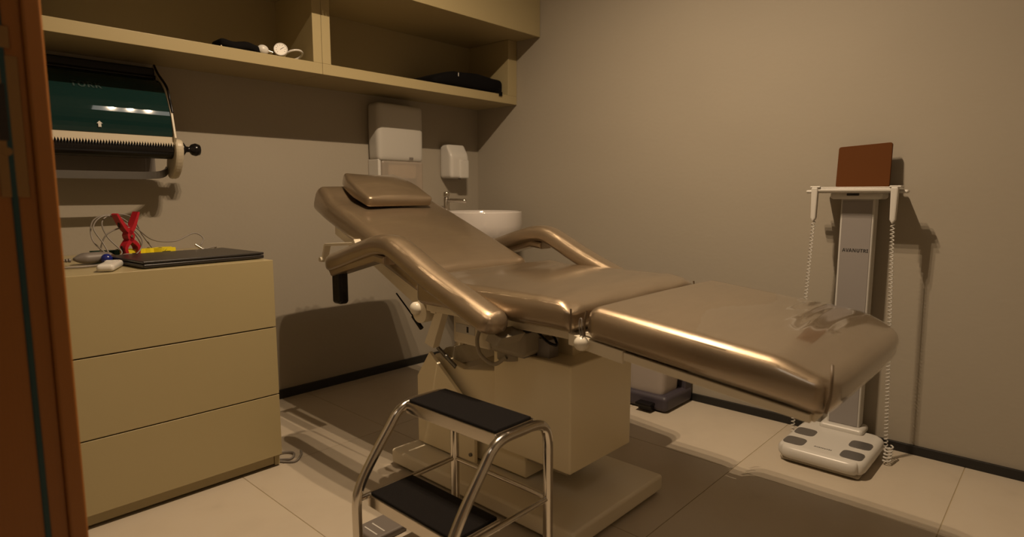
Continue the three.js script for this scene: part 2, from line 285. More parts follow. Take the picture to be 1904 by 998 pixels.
  P('link_bar', poly([[-1.40, 0.61], [-1.365, 0.61], [-1.415, 0.49], [-1.455, 0.50]], 1.17, 1.196), M.enamelPale);
  P('link_bar', poly([[-1.40, 0.61], [-1.365, 0.61], [-1.50, 0.42], [-1.525, 0.44]], 1.35, 1.37), M.enamelPale);
  P('hinge_block', box(1.165, 1.20, 0.60, 0.64, -1.42, -1.395, 0.003), M.enamelPale);
  P('gas_spring', [rod([1.30, 0.605, -1.77], [1.30, 0.53, -1.67], 0.0028), rod([1.30, 0.535, -1.675], [1.30, 0.498, -1.63], 0.008)], M.blackPlastic);
  // cushions
  const seat = padded(0.63, 0.078, 0.585, 0.024, { crown: 0.010, side: 0.006, n: [40, 12, 40], warp: (q, X, Y, Z) => {
    const cx = smooth(0.82, 0.97, Math.abs(X)), cz = smooth(0.84, 0.98, Z); q.y -= 0.010 * cx * cz * (Y > 0 ? Y : 0);      // pulled-in front corners
    if (Z > 0.5) q.y -= 0.010 * smooth(0.75, 1, Z) * Math.max(0, Y);
    if (Z < -0.6) q.y += 0.010 * smooth(-0.6, -1, Z) * Math.max(0, Y);
    q.y += 0.0012 * Math.sin(X * 9 + Z * 26) * smooth(0.2, 0.9, Z) * Math.max(0, Y);
  } }).translate(XM, 0.671, -1.137);
  const sc = P('seat_cushion', seat, M.vinyl);
  for (const x of [1.119, 1.741]) P('corner_seam', tube([[x, 0.693, -0.849], [x - (XM - x) * 0.004, 0.67, -0.8475], [x, 0.637, -0.849]], 0.0025, 12, 6), M.seam, sc);
  const back = padded(0.50, 0.085, 0.715, 0.03, { crown: 0.016, side: 0.008, n: [36, 14, 48], warp: (q, X, Y, Z) => {
    const hd = smooth(-0.55, -1, Z); q.y += 0.018 * hd * Math.max(0, Y) - 0.004 * hd; q.y -= 0.014 * Math.exp(-(((Z + 0.6) / 0.18) ** 2)) * Math.max(0, Y) * (1 - X * X);
    q.x *= 1 - 0.05 * smooth(0.6, 1, -Z);
  } }).rotateX(0.378).translate(XM, 0.812, -1.81);
  const bc = P('back_cushion', back, M.vinyl);
  P('corner_seam', tube([[1.183, 0.722, -1.50], [1.179, 0.69, -1.488], [1.185, 0.655, -1.478]], 0.002, 12, 6), M.seam, bc);
  // leg rest: rounded foot end, clear film drawn over it
  const LL = 0.527, LW = 0.63, legWarp = (q, X, Y, Z) => {
    const R = q.x < 0 ? 0.032 : 0.13, z0 = LL / 2 - R; if (q.z > z0) { const k = Math.min(1, (q.z - z0) / R); q.x *= (LW / 2 - R + R * Math.sqrt(1 - k * k * 0.9)) / (LW / 2); }
    q.y -= 0.016 * smooth(0.55, 1, Z) * Math.max(0, Y); q.y -= 0.004 * smooth(0.7, 1, Z) * Math.max(0, -Y);
  };
  const pose = g => g.rotateX(0.108).translate(XM, 0.6375, -0.5455);
  const legGeo = () => padded(LW, 0.082, LL, 0.028, { crown: 0.010, side: 0.006, n: [44, 16, 110], warp: legWarp });
  const lc = P('leg_cushion', pose(legGeo()), M.vinyl);
  P('corner_seam', tube([[1.119, 0.694, -0.803], [1.116, 0.672, -0.806], [1.118, 0.635, -0.808]], 0.003, 12, 6), M.seam, lc);
  P('corner_seam', tube([[1.741, 0.694, -0.803], [1.744, 0.672, -0.806], [1.742, 0.635, -0.808]], 0.003, 12, 6), M.seam, lc);
  {
    const g = legGeo(), p = g.attributes.position, n = g.attributes.normal, keep = [];
    for (let i = 0; i < g.index.count; i += 3) { const a = [0, 1, 2].map(k => g.index.getX(i + k)); const z = a.reduce((s, j) => s + p.getZ(j), 0) / 3, y = a.reduce((s, j) => s + p.getY(j), 0) / 3, x = a.reduce((s, j) => s + p.getX(j), 0) / 3; if (z > -0.03 + 0.03 * Math.sin(x * 14) && y > -0.036) keep.push(...a); }
    const moved = new Float32Array(p.array);
    for (let i = 0; i < p.count; i++) { const x = p.getX(i), z = p.getZ(i), up = Math.max(0, n.getY(i)); const w = Math.pow(0.5 + 0.5 * Math.sin(z * 150 + 2.2 * Math.sin(x * 7 + 1) + 1.3 * Math.sin(z * 41 + x * 13)), 2) * smooth(-0.02, 0.05, z) * smooth(0.22, 0.12, z) * smooth(-0.22, 0.02, x) * up; const o = 0.0022 + 0.0019 * w; moved[3 * i] += n.getX(i) * o; moved[3 * i + 1] += n.getY(i) * o; moved[3 * i + 2] += n.getZ(i) * o; }
    const f = new THREE.BufferGeometry(); f.setAttribute('position', new THREE.BufferAttribute(moved, 3)); f.setIndex(keep); f.computeVertexNormals();
    const fm = P('plastic_cover', pose(f), M.film, lc); fm.userData.label = 'clear plastic film over the foot end';
  }
  P('foot_seam', tube([[1.140, 0.662, -0.292], [1.124, 0.645, -0.287], [1.122, 0.612, -0.287], [1.128, 0.578, -0.294]], 0.003, 16, 6), M.seam, lc);
  P('leg_frame', [poly([[-0.86, 0.632], [-0.86, 0.605], [-0.71, 0.586], [-0.71, 0.615]], 1.125, 1.14), poly([[-0.71, 0.612], [-0.71, 0.594], [-0.32, 0.552], [-0.32, 0.568]], 1.128, 1.14), poly([[-0.86, 0.632], [-0.86, 0.605], [-0.71, 0.586], [-0.32, 0.552], [-0.32, 0.568]], 1.72, 1.735), poly([[-0.78, 0.606], [-0.78, 0.60], [-0.33, 0.555], [-0.33, 0.561]], 1.14, 1.72), poly([[-0.355, 0.572], [-0.355, 0.556], [-0.315, 0.552], [-0.315, 0.567]], 1.14, 1.72)], M.enamelPale);
  P('joint_panel', poly([[-0.88, 0.634], [-0.88, 0.626], [-0.76, 0.612], [-0.76, 0.622]], 1.15, 1.71, 0.001), M.motor);
  const kn = P('release_knob', ball(1.112, 0.618, -0.812, 0.0175), M.knob); kn.userData.label = 'round white release knob';
  P('pull_cord', tube([[1.112, 0.63, -0.812], [1.108, 0.65, -0.815], [1.112, 0.672, -0.818], [1.112, 0.675, -0.812], [1.107, 0.655, -0.808], [1.11, 0.634, -0.806]], 0.0016, 30, 6), M.cable, kn);
  // armrests
  const sec = []; for (let i = 0; i < 28; i++) { const a = i / 28 * Math.PI * 2, c = Math.cos(a), s = Math.sin(a); sec.push([0.045 * Math.sign(c) * Math.abs(c) ** 0.75, s > 0 ? 0.036 * s ** 0.85 : -0.026 * Math.abs(s) ** 0.6]); }
  for (const x of [1.075, 1.785]) {
    const a = P('armrest', sweepX(x, [[-1.815, 0.722], [-1.72, 0.748], [-1.60, 0.784], [-1.52, 0.803], [-1.465, 0.802], [-1.41, 0.780], [-1.30, 0.728], [-1.15, 0.668], [-1.03, 0.622]], sec, 0.042), M.vinyl);
    P('under_pad', poly([[-1.79, 0.712], [-1.53, 0.784], [-1.475, 0.778], [-1.475, 0.752], [-1.53, 0.757], [-1.775, 0.692]], x - 0.034, x + 0.034, 0.008), M.vinyl, a);
    P('arm_bracket', [poly([[-1.075, 0.612], [-1.03, 0.60], [-1.05, 0.575], [-1.09, 0.585]], Math.min(x, x < XM ? 1.165 : 1.695), Math.max(x, x < XM ? 1.165 : 1.695))], M.motor);
  }
  const gr = P('hand_grip', box(1.055, 1.093, 0.598, 0.722, -1.795, -1.745, 0.012, 4), M.blackPlastic); gr.userData.label = 'black hanging hand grip';
  addMesh('roll_bracket', [poly([[-1.87, 0.800], [-1.885, 0.788], [-2.068, 0.774], [-2.076, 0.768], [-2.100, 0.704], [-2.094, 0.702], [-2.070, 0.764], [-1.885, 0.778], [-1.862, 0.786]], 1.195, 1.222, 0.0008), rod([1.188, 0.712, -2.096], [1.24, 0.712, -2.096], 0.009)], M.enamelPale, t);
}
// headrest cushion lying on the top of the back
{
  const g = padded(0.30, 0.055, 0.215, 0.016, { crown: 0.012, side: 0.004, n: [30, 10, 26], warp: (q, X, Y, Z) => { q.x *= 1 - 0.22 * smooth(-0.2, 1, -Z) * (0.5 + 0.5 * smooth(0.4, 1, -Z)); q.z += 0.03 * X * X * smooth(-1, 0.3, -Z) * -1 * smooth(0, -1, Z); q.y *= 1 - 0.25 * smooth(-0.2, 1, Z); } }).rotateX(0.39).translate(XM - 0.01, 0.968, -1.983); full(g);
  const m = single('headrest_cushion', g, M.vinyl, 'small bronze vinyl headrest cushion on the raised back of the chair', 'cushion');
}
// ------------------------------------------------------------------ step stool
{
  const t = thing('step_stool', 'two-step chrome stool with black rubber treads beside the chair', 'step stool', [0.96, 0, -1.09]);
  const zs = [-1.268, -0.918];
  for (const z of zs) {
    const pth = [[0.795, 0.012, z], [0.795, 0.10, z], [0.795, 0.185, z], [0.803, 0.222, z], [0.835, 0.275, z], [0.90, 0.358, z], [0.928, 0.391, z], [0.962, 0.405, z], [1.02, 0.406, z], [1.075, 0.404, z], [1.108, 0.39, z], [1.122, 0.355, z], [1.124, 0.30, z], [1.125, 0.15, z], [1.125, 0.012, z]];
    const l = addMesh('side_frame', tube(pth, 0.0125, 120, 16), M.chrome, t);
    for (const x of [0.795, 1.125]) addMesh('rubber_foot', rod([x, 0, z], [x, 0.025, z], 0.0165, 18), M.blackPlastic, l);
  }
  for (const [x0, x1, y] of [[0.948, 1.082, 0.42], [0.822, 0.962, 0.21]]) {
    const p = addMesh('tread', [box(x0, x1, y - 0.014, y - 0.004, zs[0] + 0.012, zs[1] - 0.012, 0.002), box(x0 - 0.002, x0 + 0.002, y - 0.035, y - 0.004, zs[0] + 0.010, zs[1] - 0.010), box(x1 - 0.002, x1 + 0.002, y - 0.035, y - 0.004, zs[0] + 0.012, zs[1] - 0.012)], M.chrome, t);
    addMesh('rubber_mat', box(x0 + 0.004, x1 - 0.004, y - 0.005, y + 0.002, zs[0] + 0.016, zs[1] - 0.016, 0.0025), M.rubber, p);
  }
  for (const z of zs) addMesh('side_brace', rod([1.125, 0.20, z], [0.80, 0.196, z], 0.007), M.chrome, t);
  addMesh('rear_brace', rod([1.125, 0.20, zs[0]], [1.125, 0.20, zs[1]], 0.007), M.chrome, t);
}
// foot switch on the floor by the stool
{
  const t = thing('foot_switch', 'flat dark foot switch on the floor under the step stool', 'foot switch', [0.94, 0, -1.37]);
  addMesh('body', box(0.885, 1.0, 0, 0.022, -1.43, -1.335, 0.006, 3), M.greyPlastic, t);
  for (const x of [0.905, 0.93]) addMesh('mark', box(x, x + 0.004, 0.0215, 0.0225, -1.41, -1.35, 0.0004, 1), M.white, t);
}
single('loose_cable', [tube([[0.962, 0.006, -2.05], [1.0, 0.006, -2.02], [1.03, 0.006, -2.06], [1.0, 0.008, -2.09], [0.97, 0.008, -2.07]], 0.004, 40, 8), tube([[0.96, 0.005, -2.03], [1.0, 0.005, -1.99], [1.045, 0.005, -2.03], [1.06, 0.005, -2.06]], 0.004, 30, 8)], M.cable, 'pale cable lying on the floor beside the drawer cabinet foot', 'cable');

// ------------------------------------------------------------------ weighing scale with column
const font = await new FontLoader().loadAsync('fonts/droid/droid_sans_bold.typeface.json');
function textGeo(s, size, depth) { const g = new TextGeometry(s, { font, size, depth, curveSegments: 4 }); g.computeBoundingBox(); const b = g.boundingBox; return g.translate(-(b.min.x + b.max.x) / 2, -(b.min.y + b.max.y) / 2, 0); }
{
  const zc = -0.592, t = thing('body_scale', 'white body analysis scale with tall column and coiled-cord handles', 'scale', [2.38, 0, zc]);
  const pl = padded(0.345, 0.05, 0.285, 0.021, { crown: 0.0, side: 0.002, n: [30, 10, 30], warp: (q) => { const R = 0.05, hx = 0.1725, hz = 0.1425; const ax = Math.abs(q.x) - (hx - R), az = Math.abs(q.z) - (hz - R); if (ax > 0 && az > 0) { const m = Math.max(ax, az), l = Math.hypot(ax, az); const k = m / l; q.x = Math.sign(q.x) * (hx - R + ax * k); q.z = Math.sign(q.z) * (hz - R + az * k); } } }).translate(2.37, 0.039, zc);
  const b = addMesh('platform', pl, M.white, t);
  addMesh('underside', box(2.215, 2.525, 0.001, 0.022, zc - 0.13, zc + 0.13, 0.02, 3), M.motor, b);
  for (const [x, z] of [[2.266, -0.095], [2.266, 0.093], [2.380, -0.093], [2.380, 0.093]]) {
    const s = new THREE.Shape(); const w = 0.034, h = 0.036, n = 40; for (let i = 0; i < n; i++) { const a = i / n * Math.PI * 2, c = Math.cos(a), si = Math.sin(a); const X = w * Math.sign(c) * Math.abs(c) ** 0.5, Y = h * Math.sign(si) * Math.abs(si) ** 0.5; i ? s.lineTo(X, Y) : s.moveTo(X, Y); }
    const e = new THREE.ExtrudeGeometry(s, { depth: 0.0015, bevelEnabled: true, bevelSize: 0.0015, bevelThickness: 0.0012, bevelSegments: 2 }).rotateX(-Math.PI / 2).rotateY(Math.PI / 2).translate(x, 0.0632, zc + z);
    addMesh('electrode', e, M.electrode, b);
  }
  addMesh('lettering', textGeo('AVANUTRI', 0.0085, 0.0006).rotateX(-Math.PI / 2).rotateY(-Math.PI / 2).translate(2.262, 0.0638, zc), M.ink, b);
  const cs = addMesh('column_socket', box(2.475, 2.572, 0.055, 0.083, zc - 0.075, zc + 0.075, 0.012, 4), M.white, t);
  const co = addMesh('column', box(2.505, 2.562, 0.08, 0.945, zc - 0.056, zc + 0.056, 0.006, 3), M.whiteMatt, t);
  addMesh('front_panel', box(2.503, 2.507, 0.085, 0.935, zc - 0.049, zc + 0.049, 0.001), M.column, co);
  addMesh('lettering', textGeo('AVANUTRI', 0.0125, 0.0008).rotateY(-Math.PI / 2).translate(2.5031, 0.752, zc + 0.002), M.ink, co);
  const tr = addMesh('console', [box(2.43, 2.575, 0.966, 0.981, zc - 0.13, zc + 0.13, 0.006, 3), box(2.465, 2.575, 0.940, 0.968, zc - 0.085, zc + 0.085, 0.012, 3), box(2.45, 2.48, 0.962, 0.974, zc - 0.165, zc + 0.165, 0.006, 3), rod([2.433, 0.9815, zc - 0.12], [2.433, 0.9815, zc + 0.12], 0.003, 8)], M.white, t);
  addMesh('socket_slot', box(2.461, 2.469, 0.953, 0.962, zc - 0.028, zc + 0.012, 0.002), M.ink, tr);
  for (const s of [-1, 1]) {
    const z = zc + s * 0.128, h = addMesh('handle', [poly([[z - 0.012, 0.985], [z + 0.012, 0.985], [z + 0.009, 0.87], [z, 0.855], [z - 0.009, 0.87]], 2.425, 2.447, 0.005), box(2.425, 2.48, 0.981, 0.988, z - 0.016, z + 0.02, 0.003)], M.white, t);
    addMesh('hook_slot', box(2.447, 2.451, 0.89, 0.965, z - 0.012, z - 0.007, 0.001), M.motor, h);
    const bot = s < 0 ? [2.43, 0.03, zc - 0.158] : [2.47, 0.02, zc + 0.155];
    addMesh('coiled_cord', coil([2.437, 0.857, z], bot, 62, 0.006, 0.0020), M.white, h);
  }
  addMesh('cord_bundle', [coil([2.47, 0.055, zc + 0.165], [2.42, 0.012, zc + 0.168], 5, 0.012, 0.003)], M.white, t);
}
{ // upright brown board on the console
  const s = new THREE.Shape(), r = 0.008, q = [[-0.086, 0], [0.088, 0], [0.086, 0.158], [-0.086, 0.148]];
  q.forEach(([x, y], i) => { const a = q[(i + 3) % 4], b = q[(i + 1) % 4]; const u = (p) => { const d = Math.hypot(p[0] - x, p[1] - y); return [x + (p[0] - x) / d * r, y + (p[1] - y) / d * r]; }; const A = u(a), B = u(b); i ? s.lineTo(...A) : s.moveTo(...A); s.quadraticCurveTo(x, y, ...B); });
  const g = new THREE.ExtrudeGeometry(s, { depth: 0.010, bevelEnabled: true, bevelSize: 0.0008, bevelThickness: 0.0008, bevelSegments: 1 }).rotateY(-Math.PI / 2).rotateZ(-0.10).translate(2.532, 0.9835, -0.588);
  single('tablet', g, M.card, 'thin brown tablet in its cover standing upright on top of the scale console', 'tablet');
}
// ------------------------------------------------------------------ pedal bin
{
  const t = thing('pedal_bin', 'dark framed pedal bin with pale front panel by the wall under the leg rest', 'bin', [2.465, 0, -1.375]);
  addMesh('frame', [box(2.335, 2.585, 0.004, 0.075, -1.51, -1.245, 0.02, 4), box(2.34, 2.585, 0.06, 0.37, -1.505, -1.48, 0.008, 3), box(2.52, 2.585, 0.06, 0.37, -1.48, -1.25, 0.008, 3), box(2.335, 2.585, 0.37, 0.40, -1.51, -1.245, 0.012, 3)], M.binFrame, t);
  addMesh('bucket', padded(0.17, 0.33, 0.20, 0.03, { crown: 0, side: 0.004, n: [12, 16, 12], warp: (q, X, Y) => { q.x *= 0.95 + 0.05 * Y; q.z *= 0.95 + 0.05 * Y; } }).translate(2.435, 0.215, -1.37), M.binPanel, t);
  addMesh('pedal', [box(2.29, 2.345, 0.028, 0.042, -1.375, -1.30, 0.004, 2), box(2.31, 2.345, 0.008, 0.03, -1.37, -1.305, 0.003, 2)], M.blackPlastic, t);
}
// ------------------------------------------------------------------ couch roll dispenser on the wall
{
  const xa = 0.225, xb = 0.835, t = thing('roll_dispenser', 'dark green and black couch roll dispenser with serrated edge on the wall', 'dispenser', [0.53, 1.02, ZB]);
  const Z = d => ZB + d;
  const prof = []; for (let i = 0; i <= 20; i++) { const a = i / 20; prof.push([Z(0.062 + 0.146 * Math.sin(a * Math.PI / 2) ** 0.9), 1.392 - 0.222 * (1 - Math.cos(a * Math.PI / 2)) ** 0.86 * 1.0]); }
  const inner = prof.slice().reverse().map(([z, y]) => [z - 0.004, y - 0.003]);
  const cv = addMesh('cover', poly([...prof, ...inner], xa + 0.006, xb - 0.006, 0.0005), M.greenGloss, t);
  addMesh('top_rail', [box(xa, xb - 0.003, 1.392, 1.437, Z(0.001), Z(0.055), 0.006, 3), rod([xa, 1.40, Z(0.056)], [xb - 0.004, 1.40, Z(0.056)], 0.009, 16)], M.blackPlastic, t);
  addMesh('rail_trim', rod([xa, 1.391, Z(0.064)], [xb - 0.004, 1.391, Z(0.064)], 0.0022, 8), M.steel, t);
  { // serrated tear edge: one continuous strip with cut teeth
    const n = 70, s = new THREE.Shape(); s.moveTo(xa + 0.006, 0.034); s.lineTo(xb - 0.004, 0.034); for (let i = 0; i < n; i++) { const w = (xb - xa - 0.01) / n, x = xb - 0.004 - i * w; s.lineTo(x, 0.008); s.lineTo(x - w * 0.5, -0.006); s.lineTo(x - w, 0.008); } s.closePath();
    addMesh('tear_edge', new THREE.ExtrudeGeometry(s, { depth: 0.004, bevelEnabled: false }).rotateX(-0.12).translate(0, 1.139, Z(0.205)), M.cream, t);
  }
  addMesh('roller', rod([xa, 1.125, Z(0.165)], [xb - 0.002, 1.125, Z(0.165)], 0.036, 32), M.blackPlastic, t);
  const outline = [[Z(0.0), 1.385], [Z(0.012), 1.44], [Z(0.035), 1.448], [Z(0.075), 1.408], [Z(0.155), 1.352], [Z(0.198), 1.26], [Z(0.222), 1.165], [Z(0.205), 1.14], [Z(0.15), 1.13], [Z(0.06), 1.20], [Z(0.0), 1.25]];
  const sp = addMesh('side_plate', poly(outline, xb - 0.004, xb + 0.004, 0.0015), M.cream, t);
  addMesh('edge_trim', tube([[xb + 0.002, 1.450, Z(0.036)], [xb + 0.002, 1.412, Z(0.077)], [xb + 0.002, 1.356, Z(0.156)], [xb + 0.002, 1.30, Z(0.184)], [xb + 0.002, 1.258, Z(0.20)]], 0.0042, 40, 8), M.blackPlastic, sp);
  const hub = []; for (let i = 0; i < 36; i++) { const a = i / 36 * Math.PI * 2; hub.push([Z(0.158) + 0.056 * Math.cos(a) + 0.02 * Math.sin(a), 1.09 + 0.072 * Math.sin(a) + 0.012 * Math.cos(a)]); }
  addMesh('hub_plate', poly(hub, xb + 0.0, xb + 0.030, 0.008), M.cream, t);
  addMesh('knob', new THREE.LatheGeometry([[0.0001, 0], [0.024, 0], [0.025, 0.012], [0.012, 0.022], [0.010, 0.034], [0.020, 0.042], [0.0245, 0.056], [0.020, 0.07], [0.0001, 0.078]].map(([r, y]) => new THREE.Vector2(r, y)), 32).rotateZ(-Math.PI / 2).translate(xb + 0.028, 1.128, Z(0.172)), M.blackPlastic, t);
  { // flat bent bar below
    const c = []; const pts = [[xa, 1.026, Z(0.17)], [0.68, 1.026, Z(0.17)], [0.75, 1.027, Z(0.168)], [0.795, 1.031, Z(0.155)], [0.82, 1.04, Z(0.135)], [0.832, 1.05, Z(0.115)]];
    const cu = new THREE.CatmullRomCurve3(pts.map(p => V(...p)), false, 'centripetal'), N = 50, pos = [], idx = [];
    for (let i = 0; i <= N; i++) { const p = cu.getPointAt(i / N), T = cu.getTangentAt(i / N), nx = V(-T.z, 0, T.x).normalize(); for (const [a, b] of [[-1, -1], [1, -1], [1, 1], [-1, 1]]) pos.push(p.x + nx.x * a * 0.003, p.y + b * 0.0135, p.z + nx.z * a * 0.003); }
    for (let i = 0; i < N; i++) for (let j = 0; j < 4; j++) { const a = i * 4 + j, b = i * 4 + (j + 1) % 4; idx.push(a, b, a + 4, b, b + 4, a + 4); }
    let g = new THREE.BufferGeometry(); g.setAttribute('position', new THREE.Float32BufferAttribute(pos, 3)); g.setIndex(idx); g = g.toNonIndexed(); g.computeVertexNormals();
    addMesh('guide_bar', g, M.steel, t);
  }
  addMesh('wall_plate', plain(xa, xb - 0.01, 1.03, 1.40, Z(0.001), Z(0.012)), M.greyPlastic, t);
  // lettering and arrow on the cover
  const k = 8, [z0, y0] = prof[k], [z1, y1] = prof[k + 1], ang = Math.atan2(z1 - z0, y0 - y1);
  const lt = textGeo('TORK', 0.026, 0.0012).rotateX(-ang).translate(0.582, (y0 + y1) / 2, (z0 + z1) / 2 + 0.0005), fr = [];
  addMesh('lettering', lt, M.greenInk, cv);
  const ar = new THREE.Shape([[0, 0.012], [0.009, 0.003], [0.0045, 0.003], [0.0045, -0.009], [-0.0045, -0.009], [-0.0045, 0.003], [-0.009, 0.003]].map(p => new THREE.Vector2(...p)));
  addMesh('arrow_mark', new THREE.ExtrudeGeometry(ar, { depth: 0.001, bevelEnabled: false }).rotateX(-0.1).translate(0.60, 1.196, Z(0.2105)), M.white, cv);
}
// ------------------------------------------------------------------ towel and soap dispensers
{
  const t = thing('towel_dispenser', 'tall white paper towel dispenser with translucent window under the shelf', 'dispenser', [1.957, 0.965, ZB]);
  const x0 = 1.815, x1 = 2.100, zf = -2.588;
  addMesh("cover", padded(x1 - x0, 0.292, 0.098, 0.022, { crown: 0, side: 0.003, n: [24, 18, 16], warp: (q, X, Y, Z) => { if (Y < -0.8) { q.y += 0; } } }).translate((x0 + x1) / 2, 1.270, zf - 0.049), M.plastic, t);
  addMesh('back_shell', box(x0 + 0.006, x1 - 0.006, 0.965, 1.13, ZB + 0.001, ZB + 0.06, 0.012, 3), M.white, t);
  addMesh('side_rail', box(x0 + 0.002, x0 + 0.02, 0.967, 1.135, ZB + 0.001, zf - 0.012, 0.006, 2), M.white, t);
  addMesh('window', box(x0 + 0.02, x1 - 0.001, 0.967, 1.128, ZB + 0.06, zf - 0.004, 0.012, 4), M.smoky, t);
  addMesh('towel_stack', box(x0 + 0.08, x1 - 0.028, 1.04, 1.125, ZB + 0.06, zf - 0.03, 0.004), M.paper, t);
  addMesh('maker_mark', [0, 1, 2].map(i => box(x0 + 0.188 + i * 0.009, x0 + 0.195 + i * 0.009, 1.138, 1.149, zf + 0.0005, zf + 0.0025, 0.0005, 1)), M.greyPlastic, t);
}
{
  const t = thing('soap_dispenser', 'small white wall soap dispenser next to the tap', 'dispenser', [2.368, 1.045, ZB]);
  const a = padded(0.135, 0.188, 0.10, 0.016, { crown: 0, side: 0.003, n: [20, 24, 18], warp: (q, X, Y, Z) => { if (Z > 0) q.z -= 0.036 * smooth(0.1, 1, Y) ** 1.5 * Z; } }).translate(2.365, 1.141, ZB + 0.05);
  addMesh('body', a, M.white, t);
  addMesh('push_panel', padded(0.07, 0.105, 0.016, 0.007, { crown: 0, side: 0.002, n: [12, 14, 6] }).translate(2.39, 1.10, ZB + 0.101), M.white, t);
  addMesh('push_ring', new THREE.TorusGeometry(0.026, 0.0012, 8, 40).translate(2.394, 1.125, ZB + 0.109), M.whiteMatt, t);
  addMesh('nozzle', rod([2.373, 1.052, ZB + 0.085], [2.373, 1.040, ZB + 0.085], 0.009), M.greyPlastic, t);
}
// ------------------------------------------------------------------ wash basin and tap
{
  const cx = 2.275, cz = -2.32, t = thing('wash_basin', 'round white ceramic wash basin in the corner behind the chair', 'wash basin', [cx, 0, cz]);
  const pr = [[0.0001, 0.755], [0.06, 0.757], [0.14, 0.785], [0.185, 0.83], [0.194, 0.862], [0.199, 0.868], [0.206, 0.868], [0.211, 0.862], [0.212, 0.80], [0.205, 0.745], [0.17, 0.71], [0.11, 0.695], [0.0001, 0.693]].map(([r, y]) => new THREE.Vector2(r, y));
  addMesh('bowl', new THREE.LatheGeometry(pr, 64).translate(cx, 0, cz), M.ceramic, t);
  addMesh('tap_ledge', box(cx - 0.16, cx + 0.16, 0.78, 0.862, ZB + 0.001, cz - 0.17, 0.012, 3), M.ceramic, t);
  addMesh('pedestal', new THREE.LatheGeometry([[0.0001, 0], [0.125, 0], [0.12, 0.03], [0.095, 0.12], [0.088, 0.4], [0.10, 0.62], [0.13, 0.70], [0.0001, 0.70]].map(([r, y]) => new THREE.Vector2(r, y)), 48).translate(cx, 0, cz - 0.05), M.ceramic, t);
  addMesh('drain', rod([cx, 0.755, cz], [cx, 0.760, cz], 0.022, 24), M.chrome, t);
}
{
  const x = 2.262, z = -2.595, t = thing('tap', 'small chrome push tap at the back of the basin', 'tap', [x, 0.862, z]);
  addMesh('body', new THREE.LatheGeometry([[0.0001, 0], [0.022, 0], [0.02, 0.012], [0.0165, 0.018], [0.0165, 0.075], [0.0001, 0.078]].map(([r, y]) => new THREE.Vector2(r, y)), 28).translate(x, 0.862, z), M.chrome, t);
  addMesh('push_button', new THREE.LatheGeometry([[0.0001, 0], [0.012, 0], [0.012, 0.006], [0.0175, 0.010], [0.0175, 0.028], [0.014, 0.034], [0.0001, 0.036]].map(([r, y]) => new THREE.Vector2(r, y)), 28).translate(x, 0.936, z), M.chrome, t);
  addMesh('spout', [rod([x, 0.925, z], [x + 0.03, 0.921, z + 0.115], 0.011, 20), ball(x + 0.03, 0.921, z + 0.115, 0.0125)], M.chrome, t);
}
// ------------------------------------------------------------------ things on the drawer unit
const YT = 0.7365;
{
  const t = thing('laptop', 'closed black laptop lying on the drawer cabinet', 'laptop', [0.752, YT, -2.185]);
  const X = 0.752, Z = -2.185, w = 0.192, d = 0.145;
  addMesh('lower_case', box(X - w, X + w, YT + 0.002, YT + 0.014, Z - d, Z + d, 0.004, 3), M.laptop, t);
  addMesh('lid', box(X - w, X + w, YT + 0.0155, YT + 0.023, Z - d, Z + d, 0.003, 3), M.laptop, t);
  addMesh('hinge', rod([X - 0.14, YT + 0.013, Z - d + 0.001], [X + 0.14, YT + 0.013, Z - d + 0.001], 0.005), M.blackPlastic, t);
  for (const [x, z] of [[-1, -1], [1, -1], [-1, 1], [1, 1]]) addMesh('foot', rod([X + x * 0.165, YT, Z + z * 0.12], [X + x * 0.165, YT + 0.003, Z + z * 0.12], 0.008), M.blackPlastic, t);
  t.rotation.y = 0.08;
}
{
  const t = thing('remote_control', 'small white remote control with rubber keys in front of the laptop', 'remote control', [0.506, YT, -2.10]);
  t.rotation.y = -0.42;
  addMesh('body', padded(0.044, 0.021, 0.15, 0.009, { crown: 0.002, side: 0.001, n: [12, 8, 20] }).translate(0.506, YT + 0.0108, -2.10), M.white, t);
  for (const [dx, dz] of [[-0.010, -0.035], [0.010, -0.035], [-0.010, -0.015], [0.010, -0.015], [0, 0.008]]) addMesh('key', box(0.506 + dx - 0.0065, 0.506 + dx + 0.0065, YT + 0.021, YT + 0.0245, -2.10 + dz - 0.005, -2.10 + dz + 0.005, 0.0015, 2), M.whiteMatt, t);
}
{
  const t = thing('cable_hub', 'grey electrode cable connector box with strain relief near the remote', 'medical device', [0.50, YT, -2.30]);
  t.rotation.y = 0.15;
  addMesh('body', padded(0.105, 0.032, 0.05, 0.014, { crown: 0.002, side: 0.003, n: [18, 10, 12], warp: (q, X) => { const k = 1 - 0.45 * smooth(0.45, 1, -X); q.y *= k; q.z *= k; } }).translate(0.51, YT + 0.019, -2.30), M.greyPlastic, t);
  for (let i = 0; i < 4; i++) addMesh('strain_relief', rod([0.446 - i * 0.008, YT + 0.017, -2.30], [0.441 - i * 0.008, YT + 0.017, -2.30], 0.0065 - i * 0.0009), M.greyPlastic, t);
  addMesh('main_cable', tube([[0.415, YT + 0.016, -2.30], [0.38, YT + 0.010, -2.30], [0.355, YT + 0.006, -2.28], [0.365, YT + 0.005, -2.23], [0.42, YT + 0.0045, -2.20], [0.47, YT + 0.0045, -2.20], [0.50, YT + 0.0045, -2.22]], 0.0035, 60, 8), M.cable, t);
}
